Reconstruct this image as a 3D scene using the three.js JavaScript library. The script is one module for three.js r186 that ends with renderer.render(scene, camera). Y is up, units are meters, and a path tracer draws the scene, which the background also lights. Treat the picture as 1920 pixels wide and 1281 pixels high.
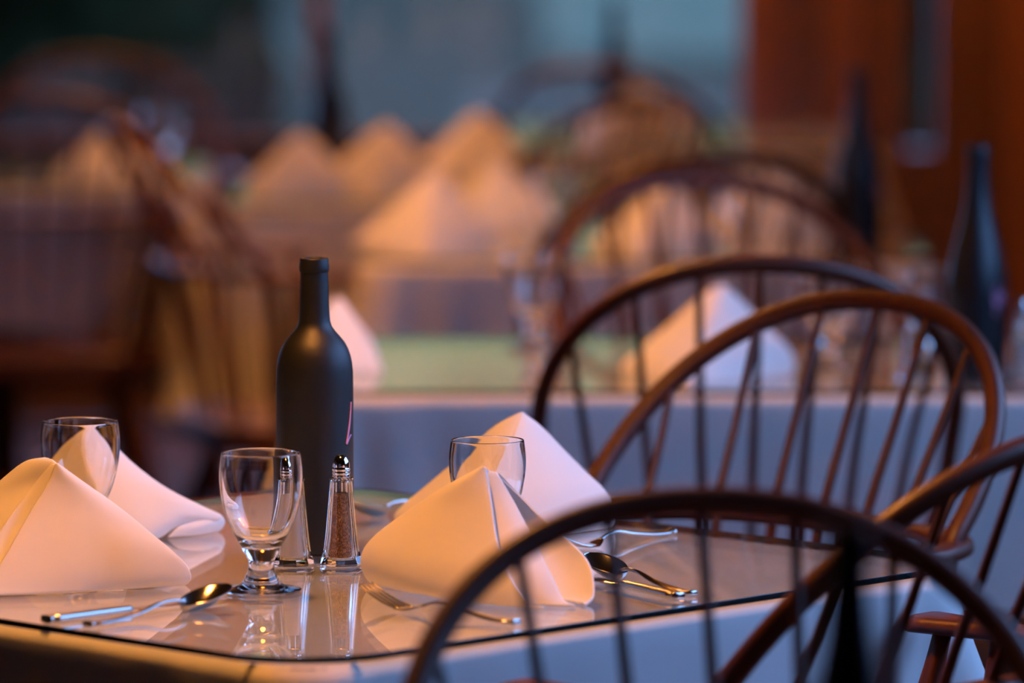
import * as THREE from 'three';
import { mergeGeometries, mergeVertices } from 'three/addons/utils/BufferGeometryUtils.js';
import { RoundedBoxGeometry } from 'three/addons/geometries/RoundedBoxGeometry.js';
import { RectAreaLightUniformsLib } from 'three/addons/lights/RectAreaLightUniformsLib.js';
import { ImprovedNoise } from 'three/addons/math/ImprovedNoise.js';

// ------------------------------------------------------------------ camera, sky, exposure
RectAreaLightUniformsLib.init();
const scene = new THREE.Scene();
const renderer = new THREE.WebGLRenderer({ antialias: true });
renderer.toneMapping = THREE.LinearToneMapping;
renderer.toneMappingExposure = 1.06;
renderer.shadowMap.enabled = true;

const camera = new THREE.PerspectiveCamera(6.872, 1920 / 1281, 0.1, 200);   // a 200 mm lens
camera.position.set(0, 1.488, 0);
camera.rotation.x = -0.09492;
camera.focus = 5.46;
camera.userData.fStop = 3.1;
scene.add(camera);

scene.background = new THREE.Color().setRGB(1.6, 3.05, 6.9);               // blue hour sky, overcast
const LAMP = new THREE.Color().setRGB(1.0, 0.425, 0.11);
const LAMP_CANDELA = 4.4;

// ------------------------------------------------------------------ helpers
let seed = 7;
const rnd = () => ((seed = (seed * 16807) % 2147483647) / 2147483647);
const V = (x, y, z) => new THREE.Vector3(x, y, z);
const noise = new ImprovedNoise();
const used = new Map();
function numbered(name) {
  const n = used.get(name) ?? 0;
  used.set(name, n + 1);
  return n ? name + '_' + String(n).padStart(3, '0') : name;
}
function mesh(name, geometry, material, parent, label) {
  const m = new THREE.Mesh(geometry, material);
  m.name = parent ? name : numbered(name);
  m.castShadow = m.receiveShadow = true;
  if (label) m.userData.label = label;
  (parent ?? scene).add(m);
  return m;
}
function tag(o, label, category, group) {
  o.userData.label = label;
  o.userData.category = category;
  if (group) o.userData.group = group;
  return o;
}
function thing(name, label, category, [x, y, z] = [0, 0, 0], turn = 0, group) {
  const o = new THREE.Group();
  o.name = numbered(name);
  o.position.set(x, y, z);
  o.rotation.y = turn;
  scene.add(o);
  return tag(o, label, category, group);
}
function copy(source, label, [x, y, z], turn = 0, group) {
  const o = source.clone();
  o.name = numbered(source.name.replace(/_\d{3}$/, ''));
  o.userData = { ...source.userData };
  o.position.set(x, y, z);
  o.rotation.set(0, turn, 0);
  scene.add(o);
  return tag(o, label, source.userData.category, group ?? source.userData.group);
}
function structure(name, geometry, material, parent) {
  const m = mesh(name, geometry, material, parent);
  if (!parent) m.userData.kind = 'structure';
  return m;
}
const box = (x0, x1, y0, y1, z0, z1) => {
  const g = new THREE.BoxGeometry(x1 - x0, y1 - y0, z1 - z0);
  g.translate((x0 + x1) / 2, (y0 + y1) / 2, (z0 + z1) / 2);
  return g;
};
const rbox = (x0, x1, y0, y1, z0, z1, r = 0.004) => {
  const g = new RoundedBoxGeometry(x1 - x0, y1 - y0, z1 - z0, 2, r);
  g.translate((x0 + x1) / 2, (y0 + y1) / 2, (z0 + z1) / 2);
  return g;
};
const lathe = (pts, n = 48) => new THREE.LatheGeometry(pts.map(([r, y]) => new THREE.Vector2(r, y)), n);
// a profile carried along a curve; section(t) gives [across, up] half sizes of a rounded bar
function sweep(points, size, { n = 40, m = 12, up = V(0, 1, 0), power = 2, closed = false, capped = true } = {}) {
  const curve = new THREE.CatmullRomCurve3(points, closed, 'centripetal');
  const pos = [], uv = [], idx = [];
  const L = curve.getLength();
  for (let i = 0; i <= n; i++) {
    const t = i / n, p = curve.getPointAt(t), T = curve.getTangentAt(t);
    const A = V(0, 0, 0).crossVectors(up, T).normalize(), B = V(0, 0, 0).crossVectors(T, A).normalize();
    const [a, b] = size(t);
    for (let j = 0; j <= m; j++) {
      const q = (j / m) * Math.PI * 2, c = Math.cos(q), s = Math.sin(q), e = 2 / power;
      const x = Math.sign(c) * Math.abs(c) ** e * a, y = Math.sign(s) * Math.abs(s) ** e * b;
      pos.push(p.x + A.x * x + B.x * y, p.y + A.y * x + B.y * y, p.z + A.z * x + B.z * y);
      uv.push(t * L, (j / m) * 0.06);
      if (i < n && j < m) {
        const k = i * (m + 1) + j;
        idx.push(k, k + 1, k + m + 1, k + 1, k + m + 2, k + m + 1);
      }
    }
  }
  if (capped && !closed) for (const [i, flip] of [[0, 1], [n, 0]]) {
    const p = curve.getPointAt(i / n), c = pos.length / 3;
    pos.push(p.x, p.y, p.z); uv.push(0, 0);
    for (let j = 0; j < m; j++) {
      const k = i * (m + 1) + j;
      flip ? idx.push(c, k + 1, k) : idx.push(c, k, k + 1);
    }
  }
  const g = new THREE.BufferGeometry();
  g.setAttribute('position', new THREE.Float32BufferAttribute(pos, 3));
  g.setAttribute('uv', new THREE.Float32BufferAttribute(uv, 2));
  g.setIndex(idx);
  g.computeVertexNormals();
  return g;
}
const rod = (a, b, size, o = {}) => sweep([a, a.clone().lerp(b, 0.34), a.clone().lerp(b, 0.67), b], size, { n: 8, m: 8, ...o, up: Math.abs(b.y - a.y) > a.distanceTo(b) * 0.8 ? V(0, 0, 1) : V(0, 1, 0) });

// ------------------------------------------------------------------ materials
function canvasTexture(w, h, paint, srgb = true) {
  const data = new Uint8Array(w * h * 4);
  for (let y = 0; y < h; y++) for (let x = 0; x < w; x++) {
    const c = paint(x, y), k = (y * w + x) * 4;
    for (let i = 0; i < 3; i++) data[k + i] = Math.max(0, Math.min(255, Math.round(255 * (c.length ? c[i] : c))));
    data[k + 3] = 255;
  }
  const t = new THREE.DataTexture(data, w, h);
  t.wrapS = t.wrapT = THREE.RepeatWrapping;
  t.magFilter = THREE.LinearFilter;
  t.minFilter = THREE.LinearMipmapLinearFilter;
  t.generateMipmaps = true;
  if (srgb) t.colorSpace = THREE.SRGBColorSpace;
  t.needsUpdate = true;
  return t;
}
const grain = (x, y, s) => 0.5 + 0.5 * noise.noise(x * 0.012 * s, y * 0.22 * s, 3.1) * 0.7 + 0.3 * noise.noise(x * 0.03 * s, y * 0.7 * s, 9.7);
const woodTexture = (dark, light) => canvasTexture(256, 256, (x, y) => {
  const k = Math.max(0, Math.min(1, grain(x, y, 1)));
  return dark.map((d, i) => d + (light[i] - d) * k);
});
const chairMap = woodTexture([0.25, 0.088, 0.032], [0.42, 0.18, 0.07]);
chairMap.repeat.set(2.2, 6);
const wallWoodMap = woodTexture([0.42, 0.23, 0.11], [0.58, 0.36, 0.19]);
wallWoodMap.repeat.set(1, 3);
const wallWoodMap2 = woodTexture([0.30, 0.17, 0.085], [0.44, 0.27, 0.14]);
const weave = canvasTexture(64, 64, (x, y) => 0.5 + 0.3 * Math.sin(x * Math.PI / 4) * Math.sin(y * Math.PI / 4) + 0.15 * noise.noise(x * 0.4, y * 0.4, 2), false);
weave.repeat.set(60, 60);
const carpetMap = canvasTexture(128, 128, (x, y) => {
  const k = 0.5 + 0.5 * noise.noise(x * 0.35, y * 0.35, 1) + 0.2 * noise.noise(x * 0.06, y * 0.06, 5);
  return [0.20 + 0.07 * k, 0.10 + 0.04 * k, 0.07 + 0.03 * k];
});
carpetMap.repeat.set(3, 3);

const std = (o) => new THREE.MeshStandardMaterial(o);
const phys = (o) => new THREE.MeshPhysicalMaterial(o);
const M = {
  chair: phys({ map: chairMap, roughness: 0.5, clearcoat: 0.14, clearcoatRoughness: 0.25 }),
  cloth: phys({ color: new THREE.Color().setRGB(0.70, 0.67, 0.66), roughness: 0.95, bumpMap: weave, bumpScale: 0.00008 }),
  napkin: phys({ color: new THREE.Color().setRGB(0.86, 0.82, 0.80), roughness: 0.95, sheen: 0.2, sheenRoughness: 0.6, bumpMap: weave, bumpScale: 0.00005 }),
  pane: phys({ color: new THREE.Color().setRGB(0.97, 0.99, 0.98), roughness: 0.0, transmission: 1, thickness: 0, ior: 1.52 }),
  paneEdge: phys({ color: new THREE.Color().setRGB(0.006, 0.02, 0.022), roughness: 0.18 }),
  glass: phys({ color: 0xffffff, roughness: 0.0, transmission: 1, thickness: 0.01, ior: 1.5 }),
  bottle: phys({ color: new THREE.Color().setRGB(0.006, 0.0065, 0.008), roughness: 0.5 }),
  bottleBlue: phys({ color: new THREE.Color().setRGB(0.005, 0.007, 0.011), roughness: 0.38 }),
  pink: std({ color: new THREE.Color().setRGB(0.80, 0.33, 0.55), roughness: 0.6 }),
  steel: phys({ color: new THREE.Color().setRGB(0.50, 0.48, 0.46), roughness: 0.14, metalness: 1 }),
  chrome: phys({ color: new THREE.Color().setRGB(0.78, 0.78, 0.78), roughness: 0.08, metalness: 1 }),
  pepper: std({ map: canvasTexture(128, 128, (x, y) => { const k = rnd(); return k < 0.25 ? [0.85, 0.66, 0.44] : k < 0.6 ? [0.62, 0.42, 0.25] : [0.40, 0.25, 0.14]; }), roughness: 0.9 }),
  salt: std({ color: new THREE.Color().setRGB(0.82, 0.80, 0.78), roughness: 0.9 }),
  wallWood: phys({ map: wallWoodMap, roughness: 0.45, clearcoat: 0.3, clearcoatRoughness: 0.3 }),
  wallWoodDark: phys({ map: wallWoodMap2, roughness: 0.45, clearcoat: 0.3, clearcoatRoughness: 0.3 }),
  wainscot: std({ map: wallWoodMap2, roughness: 0.6 }),
  sill: phys({ map: wallWoodMap2, roughness: 0.95, specularIntensity: 0.08 }),
  carpet: std({ map: carpetMap, roughness: 1 }),
  plaster: std({ color: new THREE.Color().setRGB(0.22, 0.14, 0.085), roughness: 0.95 }),
  ceiling: std({ color: new THREE.Color().setRGB(0.26, 0.17, 0.10), roughness: 0.95 }),
  tableWood: std({ map: chairMap, roughness: 0.5 }),
  brass: phys({ color: new THREE.Color().setRGB(0.5, 0.35, 0.16), roughness: 0.3, metalness: 1 }),
  bulb: std({ color: 0x000000, emissive: LAMP.clone(), emissiveIntensity: 30 }),
  lawn: phys({ color: new THREE.Color().setRGB(0.018, 0.0165, 0.0082), roughness: 1, specularIntensity: 0.05 }),
  patio: phys({ color: new THREE.Color().setRGB(0.056, 0.060, 0.036), roughness: 1, specularIntensity: 0.05 }),
  bush: phys({ color: new THREE.Color().setRGB(0.005, 0.0065, 0.0022), roughness: 1, specularIntensity: 0.05 }),
  rock: std({ color: new THREE.Color().setRGB(0.06, 0.055, 0.03), roughness: 0.95 }),
};

// ------------------------------------------------------------------ the room
const X0 = -5, X1 = 1.78, Z0 = -14, Z1 = 2.5, CEIL = 2.95, SILL = 0.66, HEAD = 1.78;
structure('floor', box(X0 - 0.2, X1 + 0.2, -0.15, 0, Z0 - 0.2, Z1 + 0.2), M.carpet);
structure('ceiling', box(X0 - 0.2, X1 + 0.2, CEIL, CEIL + 0.15, Z0 - 0.2, Z1 + 0.2), M.ceiling);
structure('wall_left', box(X0 - 0.15, X0, 0, CEIL, Z0 - 0.15, Z1 + 0.15), M.plaster);
structure('wall_front', box(X0, X1, 0, CEIL, Z1, Z1 + 0.15), M.plaster);

// back wall: wood below and above a band of windows, a boarded stretch at the right
const PANEL_X = 0.565;
const backWall = structure('wall_back', mergeGeometries([
  box(X0, X1, 0, SILL - 0.03, Z0 - 0.12, Z0), box(X0, X1, HEAD, CEIL, Z0 - 0.12, Z0),
  box(PANEL_X, 0.975, SILL - 0.03, HEAD, Z0 - 0.12, Z0 - 0.02), box(1.04, X1, SILL - 0.03, HEAD, Z0 - 0.12, Z0 - 0.02)]), M.wainscot);
structure('trim_1', rbox(X0, PANEL_X, SILL - 0.03, SILL, Z0 - 0.10, Z0 + 0.05), M.sill);
structure('trim_2', rbox(X0, PANEL_X, HEAD - 0.04, HEAD + 0.05, Z0 - 0.13, Z0 + 0.03), M.wallWood);
const posts = [-0.4725, -1.51, -2.55, -3.59, -4.63];
posts.forEach((x, i) => structure('trim_' + (3 + i), rbox(x - 0.024, x + 0.024, SILL, HEAD - 0.04, Z0 - 0.11, Z0 + 0.02), M.wallWood));
structure('trim_8', rbox(PANEL_X - 0.005, PANEL_X + 0.05, 0, CEIL, Z0 - 0.02, Z0 + 0.05), M.wallWood);
{
  const edges = [PANEL_X, ...posts, X0];
  for (let i = 0; i + 1 < edges.length; i++) {
    const w = thing('window_' + (i + 1), '', '', [0, 0, 0]);
    w.userData = { kind: 'structure' };
    mesh('pane', box(edges[i + 1] + 0.02, edges[i] - 0.02, SILL, HEAD - 0.04, Z0 - 0.118, Z0 - 0.112), M.pane, w);
  }
}
// boards of the panelled stretch, a narrow side window between them
{
  const boards = [[0.617, 0.67, 0.0, 0], [0.672, 0.78, 0.012, 1], [0.782, 0.845, 0.0, 0], [0.847, 0.97, 0.02, 1], [1.042, 1.13, 0.012, 1], [1.132, 1.215, 0.0, 1], [1.217, 1.30, 0.045, 0], [1.302, 1.42, 0.0, 1], [1.422, 1.53, 0.01, 0], [1.532, 1.65, 0.0, 1], [1.652, 1.76, 0.012, 0]];
  for (const [a, b, d, k] of boards) mesh('board', rbox(a, b, 0.1, CEIL - 0.02, Z0 - 0.03, Z0 + 0.008 + d, 0.004), k ? M.wallWoodDark : M.wallWood, backWall);
  const w = thing('window_7', '', '');
  w.userData = { kind: 'structure' };
  mesh('pane', box(0.975, 1.04, SILL, HEAD, Z0 - 0.07, Z0 - 0.064), M.pane, w);
}
// right wall: a long row of windows that lets the evening sky in
const RS = 1.22, RH = 2.84;
structure('wall_right', mergeGeometries([box(X1, X1 + 0.15, 0, RS, Z0, Z1), box(X1, X1 + 0.15, RH, CEIL, Z0, Z1), box(X1, X1 + 0.15, RS, RH, -4.384, Z1), box(X1, X1 + 0.15, RS, RH, Z0, -7.35)]), M.wainscot);
{
  let t = 9;
  for (let z = -7.35, n = 8; z < -4.5; z += 1.483, n++) {
    const w = thing('window_' + n, '', '');
    w.userData = { kind: 'structure' };
    mesh('pane', box(X1 + 0.06, X1 + 0.066, RS, RH, z + 0.03, z + 1.453), M.pane, w);
    structure('trim_' + t++, rbox(X1 - 0.02, X1 + 0.12, RS, RH, z - 0.035, z + 0.035), M.wallWood);
  }
}

// ------------------------------------------------------------------ outside
structure('ground', box(-60, 60, -0.5, -0.3, -120, 60), M.lawn);
function clump(name, label, category, x, z, parts, material, group) {
  const gs = parts.map(([dx, dy, dz, r, sq]) => {
    const g = new THREE.IcosahedronGeometry(r, 4), p = g.attributes.position;
    for (let i = 0; i < p.count; i++) {
      const v = V(p.getX(i), p.getY(i), p.getZ(i)), k = 1 + 0.28 * noise.noise(v.x * 5 / r * 0.6 + dx * 3, v.y * 5 / r * 0.6, v.z * 5 / r * 0.6 + dz);
      p.setXYZ(i, v.x * k, v.y * k * (sq ?? 1), v.z * k);
    }
    g.computeVertexNormals();
    g.translate(dx, dy, dz);
    return g;
  });
  const m = mesh(name, mergeGeometries(gs), material);
  m.position.set(x, -0.3, z);
  tag(m, label, category, group);
  return m;
}
clump('evergreen_shrub', 'dark evergreen shrub outside the left window, behind the leftmost chair', 'shrub', -1.75, -19.5, [[0, 0.5, 0, 0.75], [0.35, 0.9, 0.1, 0.6], [-0.6, 0.6, 0.2, 0.8], [-0.1, 1.45, 0.1, 0.7], [-0.9, 1.4, 0, 0.75]], M.bush);  // upper clumps added so the far left glass top mirrors something dark
clump('evergreen_shrub', 'dark evergreen shrub outside the window, just left of the wooden post', 'shrub', -1.42, -22.6, [[0, 0.4, 0, 0.5], [-0.1, 0.85, 0, 0.4], [0.1, 0.3, 0.2, 0.4]], M.bush);
clump('evergreen_shrub', 'added dark evergreen shrub dimming the narrow window in the wood panelling', 'shrub', 1.5, -20.5, [[0, 0.5, 0, 0.55], [0.05, 1.1, 0, 0.45], [0, 1.6, 0, 0.35]], M.bush);  // added behind the narrow window to dim what shows through it
clump('boulder', 'pale grey boulder on the lawn outside the window', 'boulder', -1.54, -35.7, [[0, 0.12, 0, 0.22, 0.8], [0.06, 0.2, 0, 0.12, 0.8]], M.rock);
const TREE = { crown: std({ color: new THREE.Color().setRGB(0.30, 0.22, 0.055), roughness: 1 }), trunk: std({ color: new THREE.Color().setRGB(0.08, 0.06, 0.045), roughness: 1 }) };
for (let i = 0; i < 13; i++) {
  const x = -50 + i * 8.4, z = -92 - (i % 2) * 26, t = thing('broad_tree', 'broad leafy tree far beyond the lawn outside the windows', 'tree', [x, -0.3, z], 0, 'trees beyond the lawn');
  mesh('trunk', rod(V(0, 0, 0), V(0, 5, 0), (q) => [0.35 - 0.15 * q, 0.35 - 0.15 * q]), TREE.trunk, t);
  const gs = [[0, 9, 0, 5.2], [1.8, 6.4, 0, 3.9], [-1.8, 6.6, 0.5, 3.9], [0, 4.6, 1, 3.6], [0, 13, 0, 3.2]].map(([dx, dy, dz, r]) => {
    const g = new THREE.IcosahedronGeometry(r, 4), p = g.attributes.position;
    for (let k = 0; k < p.count; k++) { const v = V(p.getX(k), p.getY(k), p.getZ(k)), f = 1 + 0.3 * noise.noise(v.x * 0.7 + i, v.y * 0.7, v.z * 0.7); p.setXYZ(k, v.x * f, v.y * f, v.z * f); }
    g.computeVertexNormals(); g.translate(dx, dy, dz); return g;
  });
  mesh('crown', mergeGeometries(gs), TREE.crown, t);
}
mesh('gravel_yard', box(0.25, 40, -0.3, -0.285, -88, -40), M.patio);
tag(scene.children[scene.children.length - 1], 'pale level yard beyond the lawn outside the windows', 'yard');

// ------------------------------------------------------------------ lamps over the tables (above the picture)
function pendant(x, z, label, k = 1, Y = 1.95) {
  const p = thing('pendant_lamp', label, 'lamp', [x, Y, z], 0, 'pendant lamps over the tables');
  mesh('cord', rod(V(0, 0.26, 0), V(0, CEIL - Y - 0.02, 0), () => [0.004, 0.004]), M.brass, p);
  mesh('canopy', lathe([[0.0001, CEIL - Y], [0.06, CEIL - Y], [0.055, CEIL - Y - 0.02], [0.0001, CEIL - Y - 0.03]], 24), M.brass, p);
  mesh('lamp_shade', lathe([[0.150, 0.0], [0.146, 0.02], [0.12, 0.14], [0.06, 0.24], [0.012, 0.26], [0.012, 0.254], [0.056, 0.235], [0.115, 0.135], [0.141, 0.02], [0.146, 0.0], [0.150, 0.0]], 40), M.brass, p);
  const b = mesh('bulb', new THREE.SphereGeometry(0.035, 20, 14), M.bulb, p);
  b.position.y = 0.155;
  const l = new THREE.PointLight(LAMP, LAMP_CANDELA * k, 0, 2);
  l.position.set(0, 0.155, 0);
  l.castShadow = true;
  l.shadow.radius = 1.75;
  p.add(l);
}
pendant(-0.32, -5.20, 'brass pendant lamp over the main table with the black bottle');
pendant(-0.42, -7.30, 'brass pendant lamp over the second table', 1.15);
pendant(-0.42, -9.08, 'brass pendant lamp over the third table', 0.9);
pendant(-0.35, -11.0, 'brass pendant lamp over the far left table', 0.6);
// unseen wall lamps added above the back windows (above the picture): they warm the wood that the glass table tops mirror
function addedSconce(x, label, k = 1) {
  const Y = 2.5, p = thing('added_wall_lamp', label, 'lamp', [x, Y, Z0 + 0.002], 0, 'added wall lamps above the windows');
  mesh('back_plate', rbox(-0.05, 0.05, -0.09, 0.09, 0, 0.012, 0.004), M.brass, p);
  mesh('arm', sweep([V(0, -0.03, 0.01), V(0, -0.07, 0.07), V(0, -0.06, 0.13), V(0, -0.02, 0.14)], () => [0.006, 0.006], { n: 20, m: 10, up: V(1, 0, 0) }), M.brass, p);
  mesh('holder', lathe([[0.0001, -0.03], [0.02, -0.025], [0.024, 0.0], [0.0001, 0.002]], 20), M.brass, p).position.z = 0.14;
  const b = mesh('bulb', new THREE.SphereGeometry(0.035, 20, 14), M.bulb, p);
  b.position.set(0, 0.035, 0.14);
  const l = new THREE.PointLight(LAMP, LAMP_CANDELA * k, 0, 2);
  l.position.set(0, 0.035, 0.14);
  l.castShadow = true;
  l.shadow.radius = 1.75;
  p.add(l);
}
addedSconce(-1.15, 'added unseen brass wall lamp above the left windows', 0.55);
addedSconce(0.05, 'added unseen brass wall lamp above the middle window', 0.65);
addedSconce(1.20, 'added unseen brass wall lamp on the wood panelling', 0.5);
pendant(1.12, -13.2, 'added unseen brass pendant lamp before the wood panelling', 0.75, 2.2);  // lamp added out of view to brighten the panelling
pendant(-0.75, -13.4, 'added unseen brass pendant lamp before the left windows', 0.7, 2.4);  // lamp added out of view to light the window post and header

// ------------------------------------------------------------------ tables, cloths, glass tops
const TOP = 0.75, GLASS = 0.006;
function roundedRect(w, d, r, n = 10) {
  const pts = [];
  for (const [sx, sz, a0] of [[1, 1, 0], [-1, 1, Math.PI / 2], [-1, -1, Math.PI], [1, -1, 1.5 * Math.PI]])
    for (let i = 0; i <= n; i++) {
      const a = a0 + (i / n) * Math.PI / 2;
      pts.push([sx * (w / 2 - r) + Math.cos(a) * r, sz * (d / 2 - r) + Math.sin(a) * r]);
    }
  return pts;
}
function slab(w, d, r, y0, y1) {
  const s = new THREE.Shape(roundedRect(w, d, r).map(([x, z]) => new THREE.Vector2(x, -z)));
  const g = new THREE.ExtrudeGeometry(s, { depth: y1 - y0, bevelEnabled: false, curveSegments: 4 });
  g.rotateX(-Math.PI / 2);
  g.translate(0, y0, 0);
  return g;
}
function clothGeometry(w, d, y, phase) {
  // flat top, rounded shoulder, skirt with soft folds that gather at the corners
  const r = 0.07, per = [];
  const raw = roundedRect(w, d, r, 8);
  for (let i = 0; i < raw.length; i++) {
    const [ax, az] = raw[i], [bx, bz] = raw[(i + 1) % raw.length], L = Math.hypot(bx - ax, bz - az), n = Math.max(1, Math.round(L / 0.012));
    for (let k = 0; k < n; k++) per.push([ax + (bx - ax) * k / n, az + (bz - az) * k / n]);
  }
  const N = per.length, rows = 16, pos = [], uv = [], idx = [];
  const nor = per.map((p, i) => {
    const a = per[(i + N - 1) % N], b = per[(i + 1) % N], tx = b[0] - a[0], tz = b[1] - a[1], l = Math.hypot(tx, tz);
    return [tz / l, -tx / l];
  });
  const cornerDistance = ([x, z]) => Math.hypot(w / 2 - Math.abs(x), d / 2 - Math.abs(z)) - r * 0.41;
  pos.push(0, y, 0); uv.push(0, 0);
  for (let j = 0; j <= rows; j++) for (let i = 0; i < N; i++) {
    const [x, z] = per[i], [nx, nz] = nor[i], c = Math.max(0, cornerDistance(per[i]));
    const drop = 0.27 + 0.11 * Math.exp(-((c / 0.16) ** 2));
    const flare = 0.05 + 0.30 * Math.exp(-((c / 0.06) ** 2)) + 0.10 * Math.cos(c / 0.11 * 2 * Math.PI) * Math.exp(-((c / 0.17) ** 2)) + 0.035 * noise.noise(x * 9 + phase, z * 9, phase);
    const v = j / rows, s = Math.min(1, v * 8), h = drop * v * v * 0.3 + drop * v * 0.7;
    const out = -0.004 + 0.004 * Math.sin(s * Math.PI / 2) + Math.max(0, flare) * h * (0.6 + 0.4 * v);
    pos.push(x + nx * out, y - (j === 0 ? 0 : h), z + nz * out);
    uv.push(x + nx * h, z + nz * h);
  }
  const at = (j, i) => 1 + j * N + (i % N);
  for (let i = 0; i < N; i++) {
    idx.push(0, at(0, i), at(0, i + 1));
    for (let j = 0; j < rows; j++) idx.push(at(j, i), at(j + 1, i), at(j, i + 1), at(j, i + 1), at(j + 1, i), at(j + 1, i + 1));
  }
  for (let k = 0; k < idx.length; k += 3) [idx[k + 1], idx[k + 2]] = [idx[k + 2], idx[k + 1]];
  const g = new THREE.BufferGeometry();
  g.setAttribute('position', new THREE.Float32BufferAttribute(pos, 3));
  g.setAttribute('uv', new THREE.Float32BufferAttribute(uv, 2));
  g.setIndex(idx);
  g.computeVertexNormals();
  return g;
}
function table(x, z, w, d, turn, which, phase) {
  const t = thing('dining_table', 'pedestal dining table ' + which, 'table', [x, 0, z], turn);
  mesh('top', slab(w - 0.01, d - 0.01, 0.06, 0.716, 0.741), M.tableWood, t);
  mesh('column', lathe([[0.0001, 0.05], [0.07, 0.05], [0.06, 0.1], [0.038, 0.16], [0.038, 0.62], [0.05, 0.68], [0.16, 0.7], [0.16, 0.716], [0.0001, 0.716]], 32), M.tableWood, t);
  for (let k = 0; k < 4; k++) {
    const a = k * Math.PI / 2 + Math.PI / 4, c = Math.cos(a), s = Math.sin(a), R = Math.min(w, d) * 0.36;
    mesh('foot', sweep([V(c * 0.03, 0.1, s * 0.03), V(c * R * 0.5, 0.06, s * R * 0.5), V(c * R, 0.02, s * R)], (q) => [0.032, 0.034 - 0.016 * q], { n: 10, m: 12, power: 4 }), M.tableWood, t);
  }
  const cl = mesh('tablecloth', clothGeometry(w, d, TOP - GLASS - 0.001, phase), M.cloth);
  cl.position.set(x, 0, z); cl.rotation.y = turn;
  tag(cl, 'white cloth on the table ' + which, 'tablecloth', 'white tablecloths');
  const gl = thing('glass_tabletop', 'glass sheet on the table ' + which, 'glass top', [x, TOP - GLASS, z], turn, 'glass sheets on the tables');
  const r = 0.095, pts = roundedRect(w, d, r, 14);
  const shape = new THREE.Shape(pts.map(([a, b]) => new THREE.Vector2(a, -b)));
  const up = new THREE.ShapeGeometry(shape), down = up.clone();
  up.rotateX(-Math.PI / 2); up.translate(0, GLASS, 0);
  down.rotateX(Math.PI / 2); down.rotateY(0);
  down.translate(0, 0.0004, 0);
  mesh('pane', mergeGeometries([up, down]), M.pane, gl);
  const e = [], n = pts.length, ix = [];
  const prof = [[-0.0006, 0], [0, 0.0008], [0, GLASS - 0.0008], [-0.0006, GLASS]];
  pts.forEach(([px, pz], i) => {
    const [ax, az] = pts[(i + n - 1) % n], [bx, bz] = pts[(i + 1) % n], l = Math.hypot(bx - ax, bz - az) || 1, nx = (bz - az) / l, nz = -(bx - ax) / l;
    for (const [o, yy] of prof) e.push(px + nx * o, yy, pz + nz * o);
  });
  for (let i = 0; i < n; i++) for (let k = 0; k < 3; k++) {
    const a = i * 4 + k, b = ((i + 1) % n) * 4 + k;
    ix.push(a, a + 1, b, b, a + 1, b + 1);
  }
  const eg = new THREE.BufferGeometry();
  eg.setAttribute('position', new THREE.Float32BufferAttribute(e, 3));
  eg.setAttribute('uv', new THREE.Float32BufferAttribute(new Array(e.length / 3 * 2).fill(0), 2));
  eg.setIndex(ix); eg.computeVertexNormals();
  mesh('edge', eg, M.paneEdge, gl, 'dark green polished edge');
}
const T1_TURN = 0.803;                                   // 46 degrees
table(-0.191, -5.478, 0.915, 0.915, T1_TURN, 'in focus, under the black bottle', 1.3);
table(0.35, -7.46, 1.26, 0.72, 0, 'behind the two round chair backs at right', 4.1);
table(0.215, -9.555, 0.93, 0.85, 0, 'in the middle distance, between the blurred chairs', 7.7);
table(-0.17, -10.86, 0.70, 0.80, 0, 'behind the side-on chair, below the window post', 2.9);
table(-1.02, -11.32, 0.80, 0.80, 0, 'at far left before the dark window', 6.4);
table(0.33, -12.57, 0.92, 0.92, 0, 'farthest away, below the window corner', 9.2);
table(0.22, -3.47, 0.92, 0.92, 0.12, 'nearest the camera, below the foreground bottle', 5.5);

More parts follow.
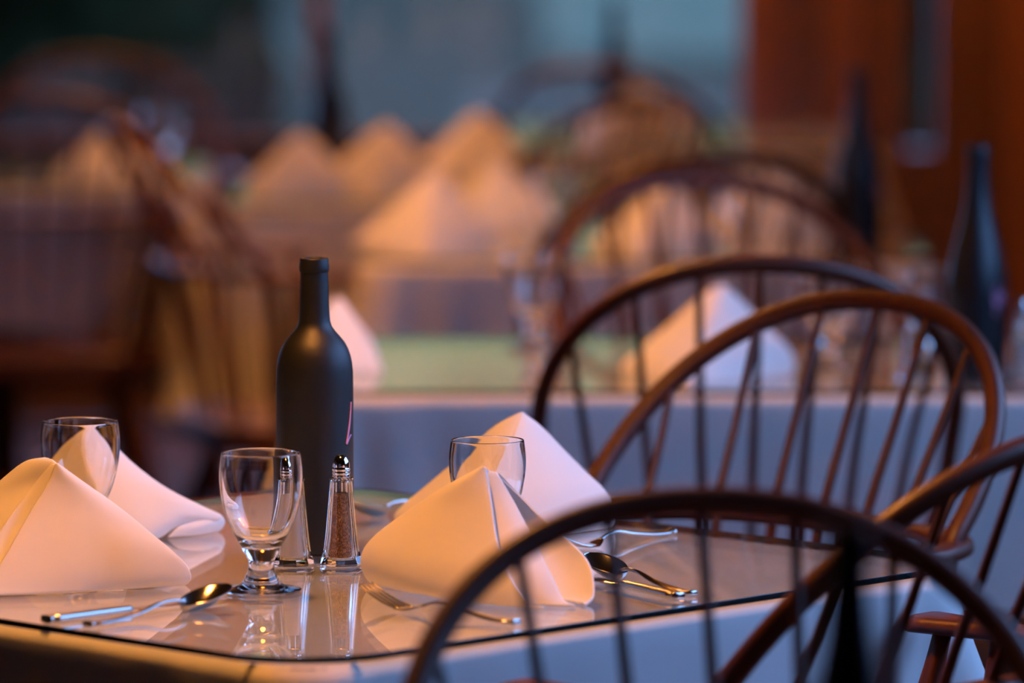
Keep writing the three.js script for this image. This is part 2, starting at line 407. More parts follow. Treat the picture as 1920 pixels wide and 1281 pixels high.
// ------------------------------------------------------------------ chairs: sack-back windsor armchairs
const bowPoint = (q, dx = 0) => {                        // q from 0 (one foot) over the top to 1
  const a = q * Math.PI, e = 0.9037, c = Math.cos(a), cx = Math.sign(c) * Math.abs(c) ** e, sy = Math.abs(Math.sin(a)) ** e;
  return V(0.261 * cx * (1 - 0.025 * (1 - sy) ** 2), 0.715 + 0.225 * sy, -0.15 - 0.202 * sy);
};
function makeChair(arms) {
  const c = thing('windsor_chair', '', 'chair', [0, 0, 0], 0, arms ? 'dark wooden windsor armchairs' : 'dark wooden windsor side chairs');
  const SEAT = 0.45;
  // saddle seat
  const seat = new THREE.Shape();
  seat.moveTo(-0.17, -0.2); seat.quadraticCurveTo(0, -0.24, 0.17, -0.2); seat.quadraticCurveTo(0.25, -0.16, 0.265, 0.0);
  seat.quadraticCurveTo(0.27, 0.15, 0.2, 0.185); seat.quadraticCurveTo(0, 0.225, -0.2, 0.185); seat.quadraticCurveTo(-0.27, 0.15, -0.265, 0.0); seat.quadraticCurveTo(-0.25, -0.16, -0.17, -0.2);
  const sg = new THREE.ExtrudeGeometry(seat, { depth: 0.026, bevelEnabled: true, bevelThickness: 0.008, bevelSize: 0.01, bevelSegments: 3, curveSegments: 10 });
  sg.rotateX(Math.PI / 2); sg.translate(0, SEAT - 0.008, 0);
  mesh('seat', sg, M.chair, c);
  // turned legs and stretchers
  const foot = { };
  for (const sx of [-1, 1]) for (const sz of [-1, 1]) {
    const a = V(sx * 0.17, SEAT - 0.03, sz * 0.13), b = V(sx * 0.25, 0, sz * 0.22 - (sz < 0 ? 0.03 : 0));
    foot[sx + ',' + sz] = [a, b];
    mesh('leg', rod(a, b, (t) => [0.013 + 0.009 * Math.sin(Math.PI * Math.min(1, t * 1.25)) ** 2, 0.013 + 0.009 * Math.sin(Math.PI * Math.min(1, t * 1.25)) ** 2], { n: 16 }), M.chair, c);
  }
  const mid = (k, t) => foot[k][0].clone().lerp(foot[k][1], t);
  for (const sx of [-1, 1]) mesh('side_stretcher', rod(mid(sx + ',-1', 0.58), mid(sx + ',1', 0.58), (t) => [0.008 + 0.006 * Math.sin(Math.PI * t), 0.008 + 0.006 * Math.sin(Math.PI * t)], { n: 10 }), M.chair, c);
  const sl = mid('-1,-1', 0.58).lerp(mid('-1,1', 0.58), 0.5), sr = mid('1,-1', 0.58).lerp(mid('1,1', 0.58), 0.5);
  mesh('cross_stretcher', rod(sl, sr, (t) => [0.008 + 0.006 * Math.sin(Math.PI * t), 0.008 + 0.006 * Math.sin(Math.PI * t)], { n: 10 }), M.chair, c);
  if (arms) {
  // arm rail: a flat bent bow at table height
  const rail = [V(-0.285, 0.706, 0.055), V(-0.283, 0.706, -0.02), V(-0.272, 0.706, -0.11), V(-0.235, 0.706, -0.185), V(-0.15, 0.706, -0.235), V(0, 0.706, -0.252), V(0.15, 0.706, -0.235), V(0.235, 0.706, -0.185), V(0.272, 0.706, -0.11), V(0.283, 0.706, -0.02), V(0.285, 0.706, 0.055)];
  mesh('arm_rail', sweep(rail, (t) => [0.017 + 0.013 * Math.max(0, Math.abs(t - 0.5) * 2 - 0.82) / 0.18, 0.009], { n: 56, m: 14, power: 3.2 }), M.chair, c);
  for (const s of [-1, 1]) {
    mesh('arm_post', rod(V(s * 0.225, SEAT - 0.01, 0.06), V(s * 0.283, 0.70, 0.03), (t) => [0.009 + 0.007 * Math.sin(Math.PI * t) ** 2, 0.009 + 0.007 * Math.sin(Math.PI * t) ** 2], { n: 14 }), M.chair, c);
    for (const k of [0, 1]) mesh('arm_spindle', rod(V(s * (0.235 - 0.005 * k), SEAT - 0.01, -0.02 - 0.075 * k), V(s * (0.282 - 0.012 * k), 0.70, -0.035 - 0.075 * k), () => [0.0052, 0.0052]), M.chair, c);
  }
  }
  // the tall bow
  const bow = [];
  for (let i = 0; i <= 40; i++) bow.push(bowPoint(i / 40));
  for (const sx of [-1, 1]) {                                     // the bow runs down past the arms into the seat
    const low = [V(sx * 0.243, 0.63, -0.128), V(sx * 0.215, 0.54, -0.117), V(sx * 0.185, SEAT - 0.01, -0.11)];
    sx > 0 ? bow.unshift(...low.reverse()) : bow.push(...low);
  }
  mesh('bow', sweep(bow, () => [0.0115, 0.0105], { n: 120, m: 12, up: V(0, 0.4, 0.92), power: 2.4 }), M.chair, c);
  // long spindles through the rail up to the bow
  const N = 7;
  for (let i = 0; i < N; i++) {
    const u = (i - (N - 1) / 2) / ((N - 1) / 2);                  // -1 .. 1
    let best = 0.5, bd = 9;
    for (let q = 0.02; q < 0.99; q += 0.002) { const d = Math.abs(bowPoint(q).x - u * 0.222); if (d < bd) { bd = d; best = q; } }
    const top = bowPoint(best), base = V(u * 0.15, SEAT - 0.01, -0.19 + 0.025 * u * u);
    const k = (0.706 - base.y) / (top.y - base.y), railZ = -0.25 + 0.06 * Math.abs(u) ** 2.4;
    const midp = V(base.x + (top.x - base.x) * k, 0.706, railZ);
    mesh('spindle', sweep([base, base.clone().lerp(midp, 0.5), midp, midp.clone().lerp(top, 0.5), top], (t) => [0.0060 - 0.0015 * Math.abs(t * 2 - 0.9), 0.0060 - 0.0015 * Math.abs(t * 2 - 0.9)], { n: 16, m: 8, up: V(0, 0, 1) }), M.chair, c);
  }
  return c;
}
const armChair = makeChair(true), sideChair = makeChair(false);
const chairSpots = [
  [0.172, -5.970, -0.72, 'windsor chair on the far right side of the main table, round back in clear view'],
  [0.279, -7.075, 3.19, 'windsor chair directly behind the clearest chair back, facing the second table'],
  [0.196, -4.086, 0.137, 'nearest, strongly blurred windsor chair crossing the front of the main table'],
  [0.239, -5.142, 3.96, 'windsor chair cut off by the right edge, on the front side of the main table'],
  [0.36, -7.90, 0.285, 'blurred windsor chair on the far side of the second table'],
  [0.228, -9.06, 3.40, 'blurred windsor chair facing the middle-distance table, behind the second table'],
  [0.283, -12.04, 2.79, 'pale-lit blurred windsor chair facing the farthest table, under the blue window'],
  [-0.02, -10.13, -0.87, 'blurred windsor chair on the far side of the middle-distance table, turned left'],
  [-0.33, -9.62, 1.85, 'side-on windsor chair at left, its spindles leaning behind the bottle'],
  [-0.85, -11.84, 0.12, 'windsor chair at far left in front of the dark window, round back facing us'],
  [-0.93, -10.84, 3.32, 'dark windsor chair at the left edge, its back to us in the shadow'],
];
const sideChairs = [1, 4, 5, 6, 7];
const placed = new Set();
chairSpots.forEach(([x, z, a, label], i) => {
  const source = sideChairs.includes(i) ? sideChair : armChair;
  if (placed.has(source)) copy(source, label, [x, 0, z], a);
  else { placed.add(source); source.position.set(x, 0, z); source.rotation.y = a; source.userData.label = label; }
});

// ------------------------------------------------------------------ bottles
function bottleThing(name, label, profile, material, stroke) {
  const b = thing(name, label, 'bottle');
  const n = profile.findIndex(([, y]) => y > stroke.lip);
  mesh('body', lathe(profile.slice(0, n + 1), 64), material, b);
  mesh('lip', lathe(profile.slice(n), 48), material, b);
  const pts = stroke.line.map(([deg, y]) => { const a = deg * Math.PI / 180; return V(Math.sin(a) * stroke.r, y, Math.cos(a) * stroke.r); });
  mesh('pink_handwriting', sweep(pts, (t) => [0.0006, 0.0014 - 0.0006 * Math.abs(t * 2 - 1)], { n: 40, m: 8, up: V(0, 1, 0.01) }), M.pink, b, 'pink hand-painted stroke');
  return b;
}
const bordeaux = [[0.0001, 0.006], [0.02, 0.004], [0.034, 0.0], [0.0372, 0.004], [0.038, 0.012], [0.038, 0.165], [0.0377, 0.18], [0.0368, 0.188], [0.0353, 0.195], [0.0330, 0.2015], [0.0295, 0.208], [0.0250, 0.2135], [0.0205, 0.2185], [0.0170, 0.2235], [0.0155, 0.229], [0.0149, 0.237], [0.0142, 0.255], [0.0136, 0.2745], [0.0135, 0.2765], [0.0144, 0.278], [0.0147, 0.280], [0.0147, 0.2845], [0.0141, 0.286], [0.0141, 0.2895], [0.0135, 0.2907], [0.0105, 0.2907], [0.0095, 0.289], [0.0092, 0.25]];
const b0 = bottleThing('wine_bottle', 'matte black high-shouldered wine bottle in focus on the main table', bordeaux, M.bottle,
  { lip: 0.276, r: 0.0384, line: [[70, 0.150], [68, 0.140], [65, 0.130], [60.5, 0.119], [56, 0.1095], [55.5, 0.1085], [60, 0.1125], [66, 0.1165], [70, 0.1175]] });
b0.position.set(-0.194, TOP, -5.5635);
const burgundy = [[0.0001, 0.006], [0.02, 0.004], [0.036, 0.0], [0.039, 0.005], [0.0395, 0.012], [0.0395, 0.105], [0.039, 0.122], [0.0370, 0.140], [0.0335, 0.158], [0.0285, 0.178], [0.0235, 0.197], [0.0195, 0.214], [0.0165, 0.231], [0.0148, 0.247], [0.0138, 0.265], [0.0133, 0.284], [0.0145, 0.286], [0.0149, 0.291], [0.0142, 0.294], [0.0140, 0.299], [0.0130, 0.300], [0.0100, 0.300], [0.0095, 0.26]];
const b1 = bottleThing('wine_bottle', 'dark slender wine bottle on the second table, near the right edge', burgundy, M.bottleBlue,
  { lip: 0.285, r: 0.0399, line: [[40, 0.125], [34, 0.118], [30, 0.110], [33, 0.102], [42, 0.10], [48, 0.106], [46, 0.114], [38, 0.108], [33, 0.095], [36, 0.085]] });
b1.position.set(0.593, TOP, -7.231);
copy(b1, 'dark slender wine bottle on the middle-distance table, in front of the wood panelling', [0.563, TOP, -9.25], 0.3);
copy(b1, 'dark blurred wine bottle standing right below the wooden window post', [-0.352, TOP, -10.92], 1.2);
copy(b1, 'dark blurred wine bottle on the farthest table, against the blue window', [0.223, TOP, -12.5], 1.9);
copy(b1, 'large blurred bottle neck in the foreground, in front of the nearest chair back', [0.205, TOP, -3.43], 2.6);

// ------------------------------------------------------------------ goblets
function goblet(label, pos, k = 1) {
  const g = thing('water_goblet', label, 'glass', pos, 0, 'clear water goblets');
  const foot = [[0.0001, 0.0014], [0.020, 0.001], [0.034, 0.0], [0.0372, 0.0008], [0.0378, 0.0017], [0.0372, 0.0026], [0.032, 0.0034], [0.024, 0.0050], [0.0185, 0.0084]];
  const stem = [[0.0185, 0.0084], [0.0160, 0.0125], [0.0132, 0.0185], [0.0121, 0.0230], [0.0119, 0.0270], [0.0127, 0.0305], [0.0146, 0.0340]];
  const bowl = [[0.0146, 0.034], [0.0172, 0.0390], [0.0208, 0.0455], [0.0250, 0.0525], [0.0290, 0.0600], [0.0330, 0.0710], [0.0360, 0.0830], [0.0380, 0.0950], [0.0389, 0.1070], [0.0386, 0.1170], [0.0376, 0.1260], [0.0369, 0.1304], [0.0366, 0.1312], [0.0361, 0.1314], [0.0355, 0.1308], [0.0353, 0.1300], [0.0360, 0.1250], [0.0370, 0.1165], [0.0373, 0.1070], [0.0364, 0.0950], [0.0343, 0.0830], [0.0310, 0.0715], [0.0265, 0.0610], [0.0215, 0.0530], [0.0155, 0.0470], [0.0090, 0.0440], [0.0001, 0.0430]];
  const spline = (p, n) => new THREE.SplineCurve(p.map(([a, b]) => new THREE.Vector2(a, b))).getPoints(n).map((q) => [Math.max(0.0001, q.x), q.y]);
  // one continuous glass surface, cut into its three named pieces
  const all = spline([...foot, ...stem.slice(1), ...bowl.slice(1)], 150), geo = lathe(all, 72);
  const P = geo.attributes.position.array, Nn = geo.attributes.normal.array, U = geo.attributes.uv.array, rows = all.length, seg = 72;
  const cut = (a, b) => {
    const pos = [], nor = [], uv = [], idx = [], h = b - a + 1;
    for (let i = 0; i <= seg; i++) for (let j = a; j <= b; j++) {
      const q = i * rows + j;
      pos.push(P[q * 3], P[q * 3 + 1], P[q * 3 + 2]); nor.push(Nn[q * 3], Nn[q * 3 + 1], Nn[q * 3 + 2]); uv.push(U[q * 2], U[q * 2 + 1]);
      if (i < seg && j < b) { const s = i * h + (j - a); idx.push(s, s + h, s + 1, s + h + 1, s + 1, s + h); }
    }
    const o = new THREE.BufferGeometry();
    o.setAttribute('position', new THREE.Float32BufferAttribute(pos, 3)); o.setAttribute('normal', new THREE.Float32BufferAttribute(nor, 3)); o.setAttribute('uv', new THREE.Float32BufferAttribute(uv, 2));
    o.setIndex(idx);
    return o;
  };
  const i1 = Math.round(150 * 8 / 40), i2 = Math.round(150 * 14 / 40);
  mesh('foot', cut(0, i1), M.glass, g);
  mesh('stem', cut(i1, i2), M.glass, g);
  mesh('bowl', cut(i2, rows - 1), M.glass, g);
  g.scale.setScalar(k);
  return g;
}
const g0 = goblet('empty water goblet in front of the salt shaker, nearest on the main table', [-0.2346, TOP + 0.0004, -5.279]);
const gob = (label, x, z) => copy(g0, label, [x, TOP + 0.0004, z]);
gob('empty water goblet at left, in front of the leaning napkin', -0.4236, -5.5476);
gob('empty water goblet between the two right-hand napkins on the main table', -0.0236, -5.4347).scale.setScalar(0.955);
gob('blurred water goblet on the second table, left of the round chair back', 0.029, -7.642);
gob('blurred water goblet on the second table, seen through the chair spindles', 0.414, -7.389);
gob('blurred water goblet on the second table, just left of the dark bottle', 0.552, -7.37);
gob('blurred water goblet on the middle-distance table, above the left chair back', 0.074, -9.275);
gob('blurred water goblet on the middle-distance table behind two chair backs', 0.377, -9.33);
gob('blurred water goblet on the far left table', -0.69, -11.16);

// ------------------------------------------------------------------ salt and pepper
function shaker(label, pos, filled, fillTop) {
  const s = thing('shaker', label, 'shaker', pos, 0.2, 'glass shakers with chrome caps');
  const outer = [[0.0001, 0.0006], [0.0195, 0.0], [0.0212, 0.0008], [0.0216, 0.0022], [0.0208, 0.0042], [0.0188, 0.0090], [0.0172, 0.0165], [0.0160, 0.0260], [0.0145, 0.0410], [0.0130, 0.0570], [0.0118, 0.0700], [0.0110, 0.0790], [0.0107, 0.0815], [0.0118, 0.0825], [0.0119, 0.0848], [0.0108, 0.0856], [0.0078, 0.0858]];
  const inner = [[0.0070, 0.0858], [0.0072, 0.070], [0.0086, 0.050], [0.0102, 0.028], [0.0124, 0.010], [0.0124, 0.0050], [0.0001, 0.0042]];
  const og = new THREE.LatheGeometry(outer.map(([a, b]) => new THREE.Vector2(a, b)), 10).toNonIndexed();
  og.computeVertexNormals();
  const ig = lathe(inner, 32).toNonIndexed();
  mesh('glass_body', mergeGeometries([og, ig]), M.glass, s);
  const k = inner.filter(([, y]) => y <= fillTop).map(([a, b]) => [Math.max(0.0001, a - 0.0003), b + 0.0002]);
  const kg = lathe([[0.0001, fillTop], [0.0068, fillTop - 0.001], ...k], 28);
  mesh('contents', kg, filled, s);
  const cap = [[0.0080, 0.0850], [0.0086, 0.0856], [0.0086, 0.0875], [0.0080, 0.0882], [0.0088, 0.0890], [0.0088, 0.0910], [0.0080, 0.0918], [0.0088, 0.0926], [0.0088, 0.0942], [0.0080, 0.0950], [0.0084, 0.0960], [0.0082, 0.0990], [0.0074, 0.1020], [0.0060, 0.1048], [0.0040, 0.1068], [0.0018, 0.1077], [0.0001, 0.1078]];
  const c = mesh('cap', lathe(cap, 32), M.chrome, s);
  const holes = [];
  for (let i = 0; i < 6; i++) {
    const a = i * Math.PI / 3, h = new THREE.SphereGeometry(0.0008, 8, 6);
    h.translate(Math.cos(a) * 0.0042, 0.1064, Math.sin(a) * 0.0042);
    holes.push(h);
  }
  mesh('holes', mergeGeometries(holes), M.paneEdge, c);
  return s;
}
shaker('glass pepper shaker with chrome cap, right of the salt on the main table', [-0.1653, TOP + 0.0004, -5.4653], M.pepper, 0.070);
shaker('glass salt shaker with chrome cap, behind the nearest goblet', [-0.2123, TOP + 0.0004, -5.4653], M.salt, 0.068);
shaker('blurred glass salt shaker at the right edge, beside the dark bottle', [0.650, TOP + 0.0004, -7.20], M.salt, 0.05);
shaker('blurred glass pepper shaker on the second table, behind the chair spindles', [0.511, TOP + 0.0004, -7.19], M.pepper, 0.07);

// ------------------------------------------------------------------ napkins
function leaf(L, R, bulge, thick = 0.0024) {
  const S = (a) => new THREE.CatmullRomCurve3(a.map(([x, y, z]) => V(x, y, z).multiplyScalar(0.001)), false, 'centripetal');
  const a = S(L), b = S(R), n = 30, m = 18, P = [];
  for (let i = 0; i <= n; i++) for (let j = 0; j <= m; j++) {
    const t = i / n, u = j / m;
    P.push(a.getPoint(t).lerp(b.getPoint(t), u));
  }
  const at = (i, j) => P[i * (m + 1) + j];
  const N0 = P.map((p, k) => {
    const i = Math.floor(k / (m + 1)), j = k % (m + 1);
    const du = at(i, Math.min(m, j + 1)).clone().sub(at(i, Math.max(0, j - 1))), dv = at(Math.min(n, i + 1), j).clone().sub(at(Math.max(0, i - 1), j));
    const v = V(0, 0, 0).crossVectors(dv, du);
    return v.lengthSq() < 1e-16 ? V(0, 0, 1) : v.normalize();
  });
  const mean = N0.reduce((s, v) => s.add(v), V(0, 0, 0)).normalize();
  P.forEach((p, k) => {
    const i = Math.floor(k / (m + 1)), j = k % (m + 1), t = i / n, u = j / m;
    const w = Math.sin(Math.PI * u) * Math.sin(Math.PI * Math.min(1, t * 0.62 + 0.02)), y0 = p.y;
    p.addScaledVector(mean, bulge * w + 0.0022 * w * noise.noise(p.x * 22, p.y * 22, p.z * 22 + bulge * 90));
    const near = Math.max(0, (t - 0.55) / 0.45);                    // the lower border stays on the table
    p.y += (y0 - p.y) * near * near * (3 - 2 * near);
    if (p.y < thick * 0.5) p.y = thick * 0.5;
  });
  const pos = [], uv = [], idx = [];
  const normals = P.map((p, k) => {
    const i = Math.floor(k / (m + 1)), j = k % (m + 1);
    const du = at(i, Math.min(m, j + 1)).clone().sub(at(i, Math.max(0, j - 1))), dv = at(Math.min(n, i + 1), j).clone().sub(at(Math.max(0, i - 1), j));
    const v = V(0, 0, 0).crossVectors(dv, du);
    return v.lengthSq() < 1e-16 ? mean.clone() : v.normalize();
  });
  for (const s of [0.5, -0.5]) P.forEach((p, k) => {
    const q = p.clone().addScaledVector(normals[k], s * thick);
    pos.push(q.x, Math.max(0.0002, q.y), q.z); uv.push(p.x * 1, p.y + p.z);
  });
  const F = (n + 1) * (m + 1);
  for (let i = 0; i < n; i++) for (let j = 0; j < m; j++) {
    const k = i * (m + 1) + j;
    idx.push(k, k + m + 1, k + 1, k + 1, k + m + 1, k + m + 2);
    idx.push(F + k, F + k + 1, F + k + m + 1, F + k + 1, F + k + m + 2, F + k + m + 1);
  }
  // rounded hem along the border
  const ring = [];
  for (let j = 0; j < m; j++) ring.push(j);
  for (let i = 0; i < n; i++) ring.push(i * (m + 1) + m);
  for (let j = m; j > 0; j--) ring.push(n * (m + 1) + j);
  for (let i = n; i > 0; i--) ring.push(i * (m + 1));
  const K = ring.length, rim = pos.length / 3, centre = P.reduce((s, p) => s.add(p), V(0, 0, 0)).divideScalar(P.length);
  ring.forEach((k, r) => {
    const T = P[ring[(r + 1) % K]].clone().sub(P[ring[(r + K - 1) % K]]), o = V(0, 0, 0).crossVectors(T, normals[k]);
    if (o.lengthSq() < 1e-14) o.copy(P[k]).sub(centre);
    o.normalize();
    if (o.dot(P[k].clone().sub(centre)) < 0) o.negate();
    const q = P[k].clone().addScaledVector(o, thick * 0.45);
    pos.push(q.x, Math.max(0.0002, q.y), q.z); uv.push(P[k].x, P[k].y + P[k].z);
  });
  for (let r = 0; r < K; r++) {
    const a0 = ring[r], a1 = ring[(r + 1) % K], b0 = rim + r, b1 = rim + (r + 1) % K;
    idx.push(a0, a1, b0, a1, b1, b0, F + a0, b0, F + a1, F + a1, b0, b1);
  }
  const g = new THREE.BufferGeometry();
  g.setAttribute('position', new THREE.Float32BufferAttribute(pos, 3));
  g.setAttribute('uv', new THREE.Float32BufferAttribute(uv, 2));
  g.setIndex(idx);
  g.computeVertexNormals();
  return g;
}
function napkin(label, pos, leaves) {
  const t = thing('folded_napkin', label, 'napkin', pos, 0, 'white cloth napkins folded into standing pyramids');
  for (const [name, L, R, bulge, thick] of leaves) mesh(name, leaf(L, R, bulge ?? 0, thick), M.napkin, t);
  return t;
}
const NY = TOP + 0.0002;
napkin('folded white napkin at the left edge of the frame, nearest on the main table', [-0.4071, NY, -5.3152], [
  ['front_fold', [[-23, 113, -15], [-29, 98, -10], [-44, 73, 5], [-69, 29, 45], [-89, 0, 72]],
    [[-22, 114, -15], [0, 98, -15], [35, 73, -15], [70, 45, -10], [93, 26, -5], [102, 14, -5], [103, 6, -5], [98, 0, -8]], 0.012, 0.003],
  ['inner_fold', [[-28, 112, -25], [-46, 91, -20], [-74, 53, 15], [-106, 0, 55]],
    [[-23, 112, -20], [-32, 93, -15], [-50, 63, 0], [-75, 20, 50], [-90, 0, 82]], 0.0],
  ['side_fold', [[-36, 116, -45], [-54, 112, -50], [-80, 92, -55], [-111, 65, -65], [-143, 36, -75], [-171, 0, -85]],
    [[-28, 116, -30], [-24, 112, -25], [-46, 90, -25], [-74, 50, 10], [-106, 0, 45]], 0.006],
  ['back_fold', [[-24, 112, -25], [-4, 84, -55], [19, 54, -95], [36, 12, -125], [36, 0, -135]],
    [[-22, 113, -17], [-1, 96, -20], [34, 71, -21], [70, 43, -17], [95, 19, -13], [97, 0, -15]], 0.004],
]);
napkin('folded white napkin behind the left goblet, its rolled tip pointing right', [-0.3814, NY, -5.686], [
  ['side_fold', [[-46, 109, -10], [-67, 94, -20], [-88, 75, -32], [-122, 48, -48], [-148, 25, -59], [-156, 13, -62], [-156, 0, -70]],
    [[-41, 111, -4], [-49, 105, 6], [-48, 86, 16], [-43, 68, 26], [-33, 48, 41], [-20, 23, 56], [-11, 0, 66]], 0.006],
  ['front_fold', [[-41, 111, -4], [-48, 104, 6], [-47, 86, 16], [-42, 68, 26], [-32, 48, 41], [-19, 23, 56], [-10, 0, 66]],
    [[-40, 111, -6], [-25, 95, -14], [-6, 74, -19], [26, 48, -24], [58, 30, -24], [80, 21, -19], [87, 17, -17], [83, 14, -14], [64, 16, -4], [44, 12, 12], [26, 0, 28]], 0.008, 0.003],
  ['rolled_tip', [[77, 21, -20], [86, 18, -24], [90, 11, -28], [88, 5, -30], [83, 0, -30]],
    [[59, 17, -6], [54, 14, 2], [49, 12, 8], [44, 9, 14], [35, 0, 20]], -0.006],
  ['back_fold', [[-45, 108, -14], [-60, 74, -64], [-68, 42, -104], [-77, 0, -140]],
    [[-41, 110, -8], [-7, 72, -26], [25, 46, -30], [57, 27, -32], [81, 13, -32], [81, 0, -40]], 0.004],
]);
napkin('folded white napkin right of the pepper shaker, nearest on the right with open layered folds', [-0.03, NY, -5.279], [
  ['outer_fold', [[3, 118, 9], [-30, 99, -1], [-70, 70, -26], [-101, 44, -41], [-110, 31, -44], [-111, 18, -44], [-106, 7, -43], [-98, 0, -42]],
    [[5, 117, 9], [7, 105, 16], [11, 82, 34], [16, 53, 62], [25, 31, 88], [36, 13, 106], [46, 2, 116], [58, 0, 126]], 0.016, 0.0036],
  ['middle_fold', [[2, 113, -2], [4, 82, 10], [8, 47, 36], [18, 24, 62], [40, 0, 84]],
    [[15, 111, -2], [30, 87, 8], [44, 63, 28], [55, 43, 50], [67, 22, 76], [77, 5, 96], [87, 0, 108]], 0.009, 0.0034],
  ['inner_fold', [[10, 109, -12], [34, 63, -8], [52, 32, 20], [62, 6, 52], [64, 0, 60]],
    [[17, 110, -3], [37, 90, -6], [58, 69, -1], [77, 53, 9], [94, 39, 24], [102, 29, 42], [105, 16, 66], [104, 6, 84], [96, 0, 97]], -0.008, 0.003],
  ['back_fold', [[3, 116, 3], [-30, 96, -11], [-70, 67, -36], [-101, 40, -57], [-106, 12, -61], [-94, 0, -66]],
    [[17, 108, -9], [32, 77, -51], [43, 42, -95], [46, 0, -130]], 0.004],
]);
const n4 = napkin('folded white napkin behind the right goblet, tallest on the main table', [0, NY, -5.7069], [
  ['side_fold', [[8, 117, -43], [-16, 104, -45], [-49, 74, -48], [-87, 41, -53], [-113, 19, -53], [-119, 11, -53], [-117, 0, -55]],
    [[9, 116, -43], [-3, 88, -14], [-18, 59, 14], [-32, 29, 42], [-43, 0, 68]], 0.006],
  ['front_fold', [[9, 116, -43], [-2, 88, -13], [-17, 59, 15], [-31, 29, 43], [-42, 0, 70]],
    [[10, 117, -45], [28, 103, -50], [54, 76, -52], [76, 54, -50], [93, 38, -46], [101, 24, -42], [103, 8, -40], [97, 0, -38]], 0.010, 0.003],
  ['back_fold', [[8, 116, -48], [-16, 101, -53], [-49, 71, -58], [-87, 37, -63], [-111, 15, -63], [-109, 0, -72]],
    [[10, 114, -50], [27, 83, -83], [39, 45, -115], [44, 0, -140]], 0.004],
]);
for (const [label, x, z, a, k] of [
  ['blurred napkin pyramid on the second table, seen through the round chair backs', 0.262, -7.24, 0.05, 1],
  ['blurred napkin on the second table, mostly hidden behind the black bottle', -0.200, -7.38, 1.05, 0.78],
  ['blurred napkin at the left front of the middle-distance table', -0.12, -9.29, 0.3, 1.1],
  ['blurred napkin with bright right side at the back of the middle-distance table', -0.04, -9.78, -0.2, 1],
  ['blurred napkin on the middle-distance table behind two chair backs', 0.245, -9.33, -0.1, 0.95],
  ['blurred bluish napkin at the back right of the middle-distance table', 0.43, -9.82, -0.35, 1],
  ['blurred warm-lit napkin just right of the dark bottle below the window post', -0.235, -10.80, 0.25, 1.05],
  ['blurred napkin left of the far chair backs, farthest on the table below the window post', -0.08, -11.08, -0.2, 1.1],
  ['blurred pale napkin just left of the dark bottle below the window post', -0.415, -10.70, -0.3, 0.95],
  ['blurred napkin on the far left table, behind the side-on chair back', -0.76, -11.06, 0.45, 1],
  ['blurred napkin on the farthest table, inside the far chair back', 0.26, -12.22, -0.1, 1.1],
]) { const o = copy(n4, label, [x, NY, z], a); o.scale.setScalar(k); }

// ------------------------------------------------------------------ cutlery
function lay(o, from, to) {                               // from = handle end, to = working end, on the glass
  const dx = to[0] - from[0], dz = to[1] - from[1];
  o.position.set(from[0], TOP, from[1]);
  o.rotation.y = Math.atan2(-dz, dx);
  return o;
}
const handlePoints = (L, lift) => [V(0, 0.0035, 0), V(L * 0.2, 0.0035, 0), V(L * 0.5, 0.0055, 0), V(L * 0.78, 0.0085 + lift, 0), V(L, 0.0045, 0)];
const handleSize = (w) => (t) => {
  const end = t < 0.045 ? 0.82 : t < 0.075 ? 0.55 : 1;    // the little block at the end of the handle
  return [Math.max(0.0022, w * end * (1 - 0.72 * Math.min(1, t * 1.25) ** 1.2)), (t < 0.05 ? 0.0030 : 0.0020) - 0.0004 * t];
};
function spoon(label, from, to) {
  const s = thing('spoon', label, 'spoon', [0, 0, 0], 0, 'stainless steel cutlery');
  const L = 0.185, H = L - 0.062;
  const pts = [V(0, 0.0035, 0), V(H * 0.25, 0.0035, 0), V(H * 0.55, 0.0065, 0), V(H * 0.8, 0.0125, 0), V(H * 0.95, 0.0125, 0), V(H + 0.006, 0.0095, 0)];
  mesh('handle', sweep(pts, handleSize(0.0075), { n: 60, m: 12, power: 2.6 }), M.steel, s);
  const n = 26, m = 20, pos = [], idx = [], uv = [];
  for (const side of [0, 1]) for (let i = 0; i <= n; i++) for (let j = 0; j <= m; j++) {
    const t = i / n, u = (j / m) * 2 - 1;
    const w = 0.0205 * Math.sqrt(Math.max(0, 1 - (2 * t - 1) ** 2)) * (0.82 + 0.30 * t - 0.12 * t * t);
    const x = H + 0.002 + t * 0.06, z = u * w;
    const d = 0.0112 * (1 - u * u) * Math.max(0, 1 - ((t - 0.42) / 0.58) ** 2);
    const y = 0.0075 + 0.0135 * t - d + (side ? -0.0011 : 0);
    pos.push(x, Math.max(0.0004, y), z); uv.push(t, u);
  }
  const Q = (n + 1) * (m + 1);
  for (let i = 0; i < n; i++) for (let j = 0; j < m; j++) {
    const k = i * (m + 1) + j;
    idx.push(k, k + 1, k + m + 1, k + 1, k + m + 2, k + m + 1, Q + k, Q + k + m + 1, Q + k + 1, Q + k + 1, Q + k + m + 1, Q + k + m + 2);
    if (j === 0) idx.push(k, k + m + 1, Q + k, k + m + 1, Q + k + m + 1, Q + k);
    if (j === m - 1) idx.push(k + 1, Q + k + 1, k + m + 2, k + m + 2, Q + k + 1, Q + k + m + 2);
  }
  const g = new THREE.BufferGeometry();
  g.setAttribute('position', new THREE.Float32BufferAttribute(pos, 3)); g.setAttribute('uv', new THREE.Float32BufferAttribute(uv, 2));
  g.setIndex(idx); g.computeVertexNormals();
  mesh('bowl', g, M.steel, s);
  return lay(s, from, to);
}
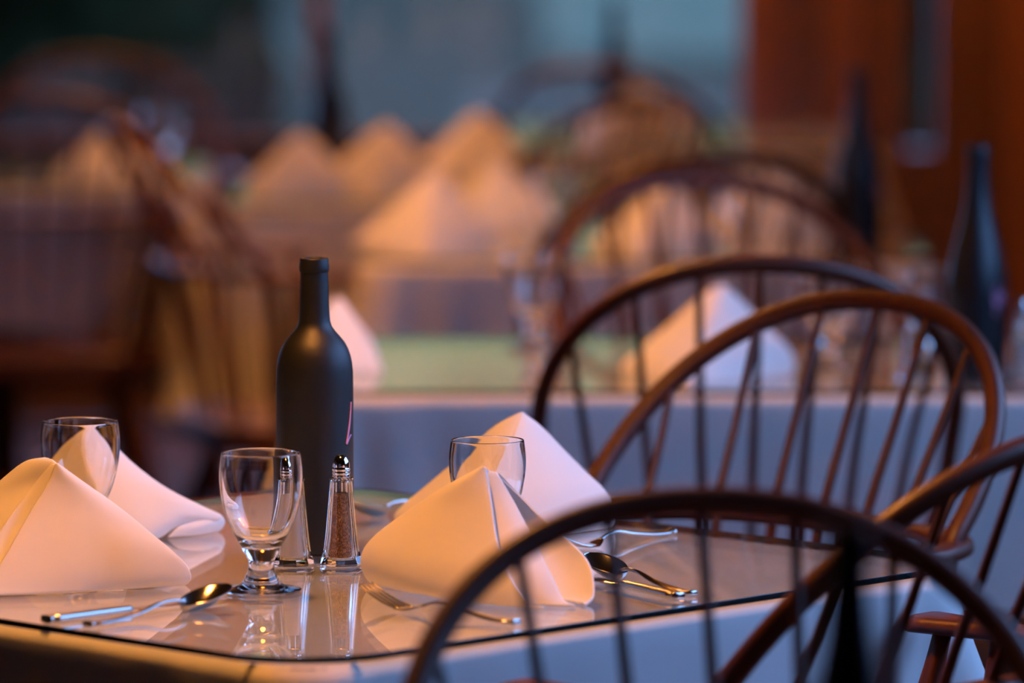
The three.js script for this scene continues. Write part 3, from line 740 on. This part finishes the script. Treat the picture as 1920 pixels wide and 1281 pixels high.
function fork(label, from, to) {
  const s = thing('fork', label, 'fork', [0, 0, 0], 0, 'stainless steel cutlery');
  const H = 0.118;
  const pts = [V(0, 0.0035, 0), V(H * 0.25, 0.0035, 0), V(H * 0.55, 0.0075, 0), V(H * 0.8, 0.0120, 0), V(H, 0.0065, 0)];
  mesh('handle', sweep(pts, handleSize(0.0075), { n: 60, m: 12, power: 2.6 }), M.steel, s);
  mesh('root', sweep([V(H - 0.003, 0.0072, 0), V(H + 0.012, 0.0028, 0), V(H + 0.026, 0.0026, 0)], (t) => [0.003 + 0.009 * Math.min(1, t * 1.6) ** 0.8, 0.0011], { n: 20, m: 14, power: 3 }), M.steel, s);
  for (const k of [-1.5, -0.5, 0.5, 1.5])
    mesh('tine', sweep([V(H + 0.022, 0.0026, k * 0.0062), V(H + 0.040, 0.0062, k * 0.0060), V(H + 0.058, 0.0125, k * 0.0058), V(H + 0.074, 0.0200, k * 0.0057)], (t) => [0.0015 - 0.0008 * t * t, 0.0011 - 0.0003 * t], { n: 16, m: 10, power: 3 }), M.steel, s);
  return lay(s, from, to);
}
function knife(label, from, to) {
  const s = thing('knife', label, 'knife', [0, 0, 0], 0, 'stainless steel cutlery');
  mesh('handle', sweep([V(0, 0.0042, 0), V(0.03, 0.0042, 0), V(0.07, 0.0042, 0), V(0.098, 0.004, 0)], (t) => {
    const e = t < 0.06 ? 0.85 : t < 0.10 ? 0.6 : 1;
    return [(0.0085 - 0.0028 * t) * e, 0.0040 * (t < 0.1 ? 0.95 : 1 - 0.15 * t)];
  }, { n: 50, m: 14, power: 3 }), M.steel, s);
  mesh('blade', sweep([V(0.095, 0.0036, 0), V(0.13, 0.003, -0.001), V(0.18, 0.003, -0.001), V(0.216, 0.003, 0.002)], (t) => [t < 0.08 ? 0.004 : 0.0085 * (t > 0.8 ? Math.sqrt(Math.max(0.02, 1 - ((t - 0.8) / 0.2) ** 2)) : 1), 0.0008], { n: 40, m: 10, power: 2 }), M.steel, s);
  return lay(s, from, to);
}
fork('steel fork with tines up, in front of the right-hand napkin', [0.0038, -5.057], [-0.1491, -5.2035]);
spoon('steel spoon with golden reflection, right of the layered napkin', [0.1676, -5.2432], [0.067, -5.4152]);
knife('steel knife lying beside the spoon, right of the layered napkin', [0.154, -5.2183], [0.047, -5.405]);
fork('steel fork by the right rear napkin, handle toward the far chair', [0.1625, -5.6976], [0.042, -5.552]);
spoon('steel spoon on the far side of the table, its bowl right of the pepper shaker', [-0.045, -5.945], [-0.165, -5.812]);
knife('steel knife at the front left table edge, beside the left napkin', [-0.4197, -5.0704], [-0.2524, -5.2325]);
spoon('steel spoon with a bright glint, at the front left beside the goblet foot', [-0.3804, -5.0437], [-0.2679, -5.1786]);

scene.traverse((o) => { if (o.isMesh) o.castShadow = o.receiveShadow = true; });
renderer.render(scene, camera);
